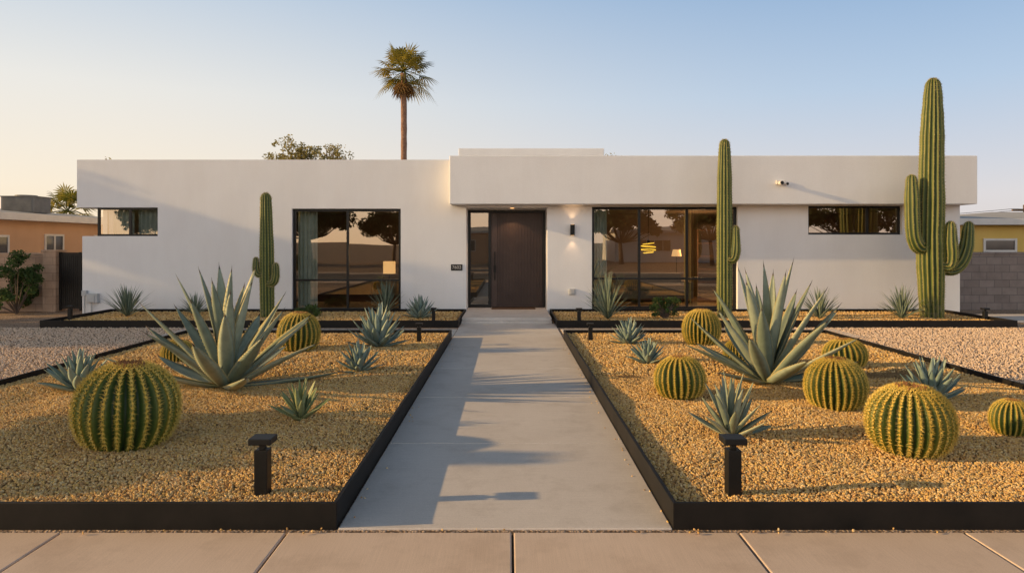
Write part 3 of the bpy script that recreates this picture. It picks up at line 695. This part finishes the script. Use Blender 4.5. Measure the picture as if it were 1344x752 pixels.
def smooth_path(pts,rad,n):
    P=[Vector(p) for p in pts];out=[];ro=[];m=len(P)
    for i in range(m-1):
        p0=P[max(i-1,0)];p1=P[i];p2=P[i+1];p3=P[min(i+2,m-1)]
        for k in range(n):
            t=k/n;out.append(.5*((2*p1)+(p2-p0)*t+(2*p0-5*p1+4*p2-p3)*t*t+(3*p1-p0-3*p2+p3)*t**3));ro.append(rad[i]*(1-t)+rad[i+1]*t)
    out.append(P[-1]);ro.append(rad[-1]);return out,ro
def column(pts,rad,name,ribs,seed,par):
    out,ro=smooth_path(pts,rad,8)
    T=(out[-1]-out[-2]).normalized();r=ro[-1];e=out[-1]
    for k in range(1,9):
        a=k/8*math.pi/2;out.append(e+T*(r*1.3*math.sin(a)));ro.append(max(r*math.cos(a),.004))
    ro=[r0*(1+.018*math.sin(i*.55+seed)+.012*math.sin(i*1.3)) for i,r0 in enumerate(ro)]
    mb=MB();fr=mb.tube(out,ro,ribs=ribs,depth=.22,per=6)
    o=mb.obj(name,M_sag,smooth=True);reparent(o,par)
    rr=random.Random(seed);sp=MB()
    for i,(p,N_,B_,T_) in enumerate(fr):
        nxt=fr[min(i+1,len(fr)-1)][0];ln=(nxt-p).length;c=max(1,int(ln/.055)) if ln>0 else 0
        for q in range(c):
            t=q/c;pp=p.lerp(nxt,t);r_=ro[i]*(1-t)+ro[min(i+1,len(ro)-1)]*t
            for k in range(ribs):
                a=2*math.pi*k/ribs;dr=N_*math.cos(a)+B_*math.sin(a);sd=T_.cross(dr)
                for w_ in range(3):
                    sp.spike(pp+dr*r_*.995,dr*.7+sd*rr.uniform(-1,1)+T_*rr.uniform(-1,1),rr.uniform(.025,.045),.0028)
    s=sp.obj('spines',M_sspine,recalc=False);s.parent=o
def sag(px,Y,label):
    e=empty('saguaro_cactus',(PX(px,Y),Y,.08));tag(e,label,'cactus','saguaro cacti beside the house');return e
def P_(px,py,Y,dy=0): return (PX(px,Y),Y+dy,PZ(py,Y))
def r_(w,Y): return w/2*Y/F
Y=15.5
e=sag(1222,Y,'very tall saguaro cactus with three upturned arms')
column([P_(1223,418,Y),P_(1222,370,Y),P_(1221,320,Y),P_(1222,270,Y),P_(1223,200,Y),P_(1224,150,Y),P_(1224.5,115,Y)],[r_(w,Y) for w in(27,32,33,32,29,26,19)],'trunk',16,1,e)
column([P_(1214,322,Y,-.05),P_(1203,325,Y,-.09),P_(1196,312,Y,-.1),P_(1194,285,Y,-.1),P_(1193.5,262,Y,-.1),P_(1193,239,Y,-.1)],[r_(w,Y) for w in(14,17,18,18,18,14)],'arm',10,2,e)
column([P_(1228,348,Y,-.12),P_(1238,349,Y,-.18),P_(1241,338,Y,-.2),P_(1240,318,Y,-.2),P_(1240,299,Y,-.2)],[r_(w,Y) for w in(12,15,17,17,13)],'arm',10,3,e)
column([P_(1230,352,Y,0),P_(1248,354,Y,0),P_(1260,345,Y,0),P_(1268,325,Y,0),P_(1271,299,Y,0)],[r_(w,Y) for w in(12,16,18,18,13)],'arm',10,4,e)
e=sag(951,Y,'tall slender saguaro cactus with one short arm')
column([P_(951,418,Y),P_(951,370,Y),P_(951,300,Y),P_(951,240,Y),P_(951,192,Y)],[r_(w,Y) for w in(18,20,19.5,19,14)],'trunk',13,5,e)
column([P_(953,340,Y,-.08),P_(960,340,Y,-.12),P_(963,328,Y,-.13),P_(963,303,Y,-.13)],[r_(w,Y) for w in(9,12,13,10)],'arm',9,6,e)
e=sag(350,Y,'small saguaro cactus with two stubby arms')
column([P_(351,416,Y),P_(350.5,380,Y),P_(350,320,Y),P_(349,262,Y)],[r_(w,Y) for w in(17,19,18,14)],'trunk',13,7,e)
column([P_(353,372,Y,-.08),P_(361,371,Y,-.1),P_(364,362,Y,-.1),P_(364,350,Y,-.1)],[r_(w,Y) for w in(7,9,10,8)],'arm',8,8,e)
column([P_(347,360,Y,-.08),P_(341,360,Y,-.1),P_(338,353,Y,-.1),P_(338,342,Y,-.1)],[r_(w,Y) for w in(6,8,9,7)],'arm',8,9,e)

# ------------------------------------------------------------ foliage
def cloud(name,clumps,n,size,mat,seed,parent=None,aspect=2.2):
    rg=np.random.default_rng(seed);cl=np.array(clumps,dtype=float)
    w=cl[:,3]**2;idx=rg.choice(len(cl),n,p=w/w.sum())
    dr=rg.normal(size=(n,3));dr/=np.linalg.norm(dr,axis=1)[:,None];rad=rg.random(n)**.5
    C=cl[idx,:3]+dr*(rad*cl[idx,3])[:,None]*np.array([1,1,.75])
    a=rg.normal(size=(n,3));a/=np.linalg.norm(a,axis=1)[:,None];b=np.cross(a,rg.normal(size=(n,3)));b/=np.linalg.norm(b,axis=1)[:,None]
    s=size*rg.uniform(.6,1.3,n)[:,None]
    V=np.stack([C-a*s,C-b*s/aspect,C+a*s,C+b*s/aspect],1).reshape(-1,3)
    me=bpy.data.meshes.new(name);Fa=np.arange(4*n).reshape(-1,4)
    me.from_pydata(V.tolist(),[],Fa.tolist());me.materials.append(mat)
    cb=rg.random(len(cl))[idx]*.6+rg.random(n)*.4
    cc=np.zeros((n,4,4),np.float32);cc[:,:,0]=cb[:,None];cc[:,:,3]=1
    at=me.color_attributes.new('col','FLOAT_COLOR','POINT');at.data.foreach_set('color',cc.ravel())
    o=bpy.data.objects.new(name,me);COL.objects.link(o)
    if parent:o.parent=parent
    return o
def tree(loc,ht,cr,n,size,mat,seed,label,name='tree',trunk=.35,tr=.16,nc=26,cat='tree',clr=(.16,.34)):
    rr=random.Random(seed);e=empty(name,loc);tag(e,label,cat,'background trees')
    mb=MB();th=ht*trunk;top=Vector((rr.uniform(-.2,.2),rr.uniform(-.2,.2),th))
    mb.tube([(0,0,-.1),(top.x*.4,top.y*.4,th*.5),top],[tr*1.2,tr,tr*.8],8)
    cl=[]
    for i in range(nc):
        a=i*2.4+rr.uniform(-.3,.3);el=rr.uniform(-.15,1.0)
        f=rr.uniform(.55,1.0)
        c=Vector((math.cos(a)*math.cos(el)*cr*f,math.sin(a)*math.cos(el)*cr*f,th+(ht-th)*(.35+.6*max(0,math.sin(el))*f+rr.uniform(-.1,.05))))
        cl.append((*c,cr*rr.uniform(*clr)))
        mid=top.lerp(c,.5)+Vector((0,0,-.1*cr))
        mb.tube([top,mid,c],[tr*.5,tr*.25,tr*.06],5)
    t=mb.obj('trunk',M_bark,smooth=True);t.parent=e
    c=cloud('crown',cl,n,size,mat,seed,e);return e
tree((-16,-21,0),5.6,3.6,14000,.16,M_leaf,1,'broad mesquite tree across the street',nc=36)
tree((-9.5,-24,0),4.9,2.8,9000,.15,M_leaf,2,'rounded mesquite tree across the street',nc=32)
tree((9.5,-22,0),5.0,3.0,10000,.16,M_leaf,3,'broad mesquite tree across the street',nc=32)
tree((16,-20,0),5.8,3.4,12000,.16,M_leaf,4,'broad mesquite tree across the street',nc=34)
tree((27,-22,0),6.2,3.6,8000,.18,M_leaf,5,'tall mesquite tree across the street')
tree((-27,-22,0),6.0,3.6,8000,.18,M_leaf,6,'tall mesquite tree across the street')
# shade trees in the side yards, they throw the dappled evening shadows
tree((-12.6,4.7,0),3.6,1.5,3200,.09,M_leaf,31,'young palo verde tree in the gravel yard',tr=.08,nc=18,clr=(.12,.26))
tree((-24.5,13.6,0),8.2,3.0,12000,.15,M_leaf,33,'tall mesquite tree in the neighbouring front yard',nc=34)
M_dark=bpy.data.materials.new('dark_window');M_dark.use_nodes=True
_nt=M_dark.node_tree;_b=_nt.nodes['Principled BSDF'];_n=noise(_nt,1.2,2);_r=ramp(_nt,[(.3,(.03,.03,.03)),(.7,(.08,.07,.06))],_n.outputs[0]);_nt.links.new(_r.outputs[0],_b.inputs['Base Color']);_b.inputs['Roughness'].default_value=.08;_b.inputs['Specular IOR Level'].default_value=.8
def simple_house(x0,x1,y0,y1,h,wallm,label,wins,side=None,ov=.45):
    e=empty('neighbour_house',((x0+x1)/2,y0,0));tag(e,label,'house')
    mb=MB();mb.box(x0,x1,y0,y1,0,h);reparent(mb.obj('wall',wallm),e)
    mb=MB();mb.box(x0-ov,x1+ov,y0-ov,y1+ov,h+.002,h+.2,0)
    rz=h+.201;b=len(mb.v);xm=(x0+x1)/2;ym=(y0+y1)/2
    for p in((x0-ov+.05,y0-ov+.05,rz),(x1+ov-.05,y0-ov+.05,rz),(x1+ov-.05,y1+ov-.05,rz),(x0-ov+.05,y1+ov-.05,rz),(xm-2,ym,rz+.45),(xm+2,ym,rz+.45)): mb.vert(p)
    for q in((0,1,5,4),(1,2,5),(2,3,4,5),(3,0,4)): mb.face([b+i for i in q],1)
    reparent(mb.obj('roof',[M_trim,M_roof],recalc=False),e)
    for (kind,a,b_,z0,z1) in wins:
        mb=MB();g=MB()
        if kind=='x+':
            X_=x1+.01;mb.box(X_-.005,X_+.03,a,b_,z0,z0+.06);mb.box(X_-.005,X_+.03,a,b_,z1-.06,z1);mb.box(X_-.005,X_+.029,a,a+.06,z0+.06,z1-.06);mb.box(X_-.005,X_+.029,b_-.06,b_,z0+.06,z1-.06);mb.box(X_-.005,X_+.028,(a+b_)/2-.03,(a+b_)/2+.03,z0+.06,z1-.06)
            g.box(X_-.006,X_+.008,a+.06,b_-.06,z0+.06,z1-.06)
        else:
            Y_=y0 if kind=='y-' else y1;s_=-1 if kind=='y-' else 1
            ya,yb=sorted((Y_-s_*.005,Y_+s_*.04));mb.box(a,b_,ya,yb,z0,z0+.07);mb.box(a,b_,ya,yb,z1-.07,z1);mb.box(a,a+.07,ya,yb-.001,z0+.07,z1-.07);mb.box(b_-.07,b_,ya,yb-.001,z0+.07,z1-.07)
            n=max(1,int((b_-a)/.7))
            for k in range(1,n):
                xx=a+(b_-a)*k/n;mb.box(xx-.025,xx+.025,ya,yb-.002,z0+.07,z1-.07)
            ya,yb=sorted((Y_-s_*.004,Y_+s_*.01));g.box(a+.07,b_-.07,ya,yb,z0+.07,z1-.07)
        o=mb.obj('window',M_trim);reparent(o,e);q=g.obj('glass_pane',M_dark);q.parent=o
    return e
nh=simple_house(-27,-14.3,17,26.5,2.42,M_peach,'peach stucco single storey house with low pale roof',[('x+',18.6,19.5,1.35,2.0),('x+',21.0,21.9,1.4,2.05),('x+',23.5,24.2,1.4,2.05)])
simple_house(14.2,28,22,32,2.35,M_yell,'yellow stucco single storey house with white roof trim',[('y-',PX(1290,22),PX(1334,22),PZ(331,22),PZ(313,22)),('y-',19,21,1.0,1.9)])
simple_house(-8,6,-34,-27,2.7,M_peach,'tan stucco ranch house across the street',[('y+',-6,-3,1,2.1),('y+',1,4,1,2.1)])
simple_house(10,26,-36,-28,2.7,M_white,'pale stucco ranch house across the street',[('y+',12,15,1,2.1),('y+',19,22,1,2.1)])
acY=21.5;ax=-15.2
mb=MB();mb.box(ax-.5,ax+.5,acY-.4,acY+.4,2.72,3.2);mb.box(ax-.53,ax+.53,acY-.43,acY+.43,3.201,3.23);mb.box(ax-.4,ax+.4,acY-.35,acY+.35,2.6,2.719)
for k in range(8): mb.box(ax-.45,ax+.45,acY-.415,acY-.401,2.76+k*.05,2.785+k*.05)
mb.cyl((ax,acY,3.231),.3,.3,.04,20)
o=mb.obj('air_conditioner',M_acm);tag(o,'grey rooftop air conditioning unit on neighbouring roof','air conditioner')
def bwall(x0,x1,y0,y1,h,m,label):
    mb=MB();mb.box(x0,x1,y0,y1,0,h);o=mb.obj('block_wall',m,bevel=.01);tag(o,label,'wall')
    mb=MB();mb.box(x0-.02,x1+.02,y0-.02,y1+.02,h+.001,h+.06);q=mb.obj('wall_cap',m,bevel=.01);q.parent=o
Yb=17.6
bwall(-22,PX(58,Yb),Yb,Yb+.2,PZ(332,Yb)-.06,M_block,'tan concrete block garden wall')
bwall(PX(58.5,Yb)+.02,PX(77,Yb),Yb-.12,Yb+.28,PZ(328,Yb)-.06,M_block,'square tan block pillar beside black gate')
mb=MB();g0,g1=PX(77.5,Yb),PX(108,Yb)-.03
mb.box(g0,g0+.05,Yb,Yb+.05,.03,PZ(331,Yb));mb.box(g1-.05,g1,Yb,Yb+.05,.03,PZ(331,Yb));mb.box(g0+.05,g1-.05,Yb+.005,Yb+.045,.08,.14);mb.box(g0+.05,g1-.05,Yb+.005,Yb+.045,PZ(331,Yb)-.06,PZ(331,Yb)-.01)
k=g0+.06
while k<g1-.08: mb.box(k,k+.045,Yb+.01,Yb+.04,.141,PZ(331,Yb)-.061);k+=.052
o=mb.obj('side_gate',M_black);tag(o,'black vertical slat side gate beside house','gate')
bwall(11.25,30,18.0,18.2,PZ(331,18)-.06,M_blockg,'grey brown concrete block garden wall')
bwall(11.2,11.4,18.3,27,PZ(331,18)-.06,M_blockg,'grey brown block wall running behind the house')

def shrub(px,by,ty,wd,n,size,mat,label,seed,Y=None,zb=.0,dens=.5):
    Y=Y or GY(by,zb);s=F/Y;h=(by-ty)/s;w_=wd/s/2;rr=random.Random(seed)
    e=empty('shrub',(PX(px,Y),Y,zb));tag(e,label,'shrub','shrubs by the house and walls')
    mb=MB();cl=[]
    for i in range(22):
        a=rr.uniform(0,6.28);f=rr.random()**.5
        c=Vector((math.cos(a)*w_*f*.85,math.sin(a)*w_*f*.85,h*rr.uniform(.15,.92)*(1-.25*f)))
        cl.append((*c,w_*rr.uniform(.2,.36)));mb.tube([(0,0,0),c*.5+Vector((0,0,.02)),c],[.02,.012,.004],5)
    t=mb.obj('stem',M_bark);t.parent=e;cloud('foliage',cl,n,size,mat,seed,e)
shrub(22,412,324,76,4200,.045,M_leafs,'green oleander shrub in front of tan wall',16)
shrub(1338,404,342,50,2200,.045,M_leafs,'dark green shrub beside grey block wall',12)
shrub(405,415,398,38,900,.03,M_leafs,'low green shrub below the window',13,zb=.09)
shrub(873,418,386,46,1500,.03,M_leafs,'low green shrub beneath the window',14,zb=.09)
Yt=30
def twig_tree(px,Yt,top_py,halfpx,n,seed,label):
    rr=random.Random(seed);e=empty('olive_tree',(PX(px,Yt),Yt,0));tag(e,label,'tree','background trees')
    ht=PZ(top_py,Yt);w_=halfpx*Yt/F;mb=MB();cl=[]
    mb.tube([(0,0,-.1),(.05,0,1.2),(0,0,2.3)],[.2,.16,.13],8)
    for i in range(38):
        t=rr.uniform(-1,1);yy=rr.uniform(-1,1)*w_*.6
        zt=ht*(1-.11*abs(t)**2)-rr.uniform(0,.8)
        c=Vector((t*w_,yy,zt));mid=Vector((t*w_*.4,yy*.4,2.3+(zt-2.3)*.55))
        mb.tube([(0,0,2.2),mid,c],[.05,.026,.008],5)
        for q in range(3): cl.append((c.x+rr.uniform(-.3,.3),c.y+rr.uniform(-.3,.3),c.z+rr.uniform(-.35,.1),rr.uniform(.12,.28)))
    t=mb.obj('trunk',M_bark,smooth=True);t.parent=e;cloud('crown',cl,n,.07,M_leafo,seed,e)
twig_tree(392,Yt,181,37,2300,21,'sparse olive tree behind the house')
twig_tree(438,Yt+1.5,187,17,800,22,'thin olive tree behind the house')
twig_tree(139,Yt,206,5,200,23,'tree top just showing over the roof')
twig_tree(801,Yt,202,6,200,24,'tree top just showing over the roof')
def fan(mb,o,dirv,up,pl,fl,segs,rr,cv,droop):
    o=Vector(o);dirv=dirv.normalized();side=dirv.cross(up).normalized();up2=side.cross(dirv)
    tip=o+dirv*pl+Vector((0,0,-droop*pl*.3))
    mb.tube([o,o+dirv*pl*.5,tip],[.022,.016,.012],4)
    for i in range(segs):
        a=(i/(segs-1)-.5)*math.radians(230)
        dd=(dirv*math.cos(a)+side*math.sin(a)).normalized()
        L=fl*(.75+.25*math.cos(a))*rr.uniform(.85,1.1)
        w=.036;sd=dd.cross(up2).normalized();c=(min(1,max(0,cv+rr.uniform(-.15,.15))),0,0,1)
        p1=tip+dd*L*.55+Vector((0,0,-droop*L*.10));p2=tip+dd*L+Vector((0,0,-droop*L*.5))
        b=len(mb.v);mb.vert(tip,c);mb.vert(p1+sd*w,c);mb.vert(p1-sd*w,c);mb.vert(p2,c)
        mb.face([b,b+1,b+3,b+2])
def palm(loc,hz,cr,seed,label,tr=.15,nf=46,name='palm_tree',skirt=True):
    rr=random.Random(seed);e=empty(name,loc);tag(e,label,'palm tree')
    if hz>2:
        mb=MB();n=26;pts=[(.12*math.sin(i/n*2.2),0,hz*i/n) for i in range(n+1)]
        rad=[tr*(1.35-.35*min(1,i/6))*(1+.05*math.sin(i*2.7)) for i in range(n+1)];mb.tube(pts,rad,12)
        t=mb.obj('trunk',M_pbark,smooth=True);t.parent=e;top=Vector(pts[-1])
    else: top=Vector((0,0,hz))
    mb=MB()
    for i in range(nf):
        el=math.radians(-32+118*(i/nf)**1.1+rr.uniform(-8,8));az=i*2.4+rr.uniform(-.3,.3)
        dv=Vector((math.cos(az)*math.cos(el),math.sin(az)*math.cos(el),math.sin(el)))
        up=Vector((-math.cos(az)*math.sin(el),-math.sin(az)*math.sin(el),math.cos(el)))
        fan(mb,top+Vector((0,0,.1)),dv,up,cr*.52*rr.uniform(.8,1.15),cr*.5*rr.uniform(.8,1.1),17,rr,rr.random(),rr.uniform(.3,.9))
    c=mb.obj('crown',M_palm,recalc=False);c.parent=e
    if skirt:
        mb=MB()
        for i in range(22):
            az=i*2.4;el=math.radians(rr.uniform(-80,-50));dv=Vector((math.cos(az)*math.cos(el),math.sin(az)*math.cos(el),math.sin(el)))
            up=Vector((-math.cos(az)*math.sin(el),-math.sin(az)*math.sin(el),math.cos(el)))
            fan(mb,top+Vector((0,0,-.1)),dv,up,cr*.28,cr*.32,12,rr,rr.random(),.6)
        c=mb.obj('dead_fronds',M_palmd,recalc=False);c.parent=e
Yp=34
palm((PX(527,Yp),Yp,0),PZ(97,Yp),1.8,5,'tall fan palm with slender trunk behind the house')
palm((PX(86,30),30,0),1.2+1.85,1.5,8,'short fan palm behind neighbouring house',tr=.2,nf=26,skirt=False)
e=empty('utility_pole',(32.5,43,0));tag(e,'wooden utility pole with overhead wires beyond the houses','utility pole')
mb=MB();mb.cyl((0,0,0),.14,.1,4.2,10);mb.box(-.8,.8,-.06,.06,3.8,3.92);t=mb.obj('pole',M_bark);t.parent=e
for k in(-.7,.7):
    for sg in(-1,1):
        mb=MB();mb.tube([(k+sg*12*i/8,-sg*i*1.2,3.95-.4*math.sin(i/8*math.pi)) for i in range(9)],[.015]*9,4)
        t=mb.obj('wire',M_black);t.parent=e

# ------------------------------------------------------------ bollard lights
def bollard():
    mb=MB();mb.box(-.044,.044,-.044,.044,-.05,.29);o=mb.obj('bollard_light',M_black,bevel=.004)
    mb=MB();mb.box(-.018,.018,-.018,.018,.2901,.33);n_=mb.obj('neck',M_black);n_.parent=o
    mb=MB();mb.box(-.075,.075,-.07,.07,.3301,.372);c=mb.obj('lamp_cap',M_black,bevel=.006);c.parent=o
    return o,[n_,c]
bo,bch=bollard()
first=True
for px,by,zb,sc,lab in((345,646,BEDZ,1,'short black bollard path light standing in gravel'),(962,646,BEDZ,1,'short black bollard path light standing in gravel'),
   (550,447,BEDZ,.8,'short black bollard light at corner of gravel bed'),(775,447,BEDZ,.8,'short black bollard light at corner of gravel bed'),
   (92,420,.08,.85,'short black bollard light in planter'),(569,422,.08,.8,'short black bollard light in planter'),(760,424,.08,.85,'short black bollard light in planter'),(1293,424,.0,.9,'short black bollard light beside planter')):
    if first:o=bo;first=False
    else:
        o=bo.copy();COL.objects.link(o)
        for c in bch:
            c2=c.copy();c2.parent=o;COL.objects.link(c2)
    Y=GY(by,zb);o.location=(PX(px,Y),Y,zb);o.scale=(sc,)*3;tag(o,lab,'path light','black bollard lights')
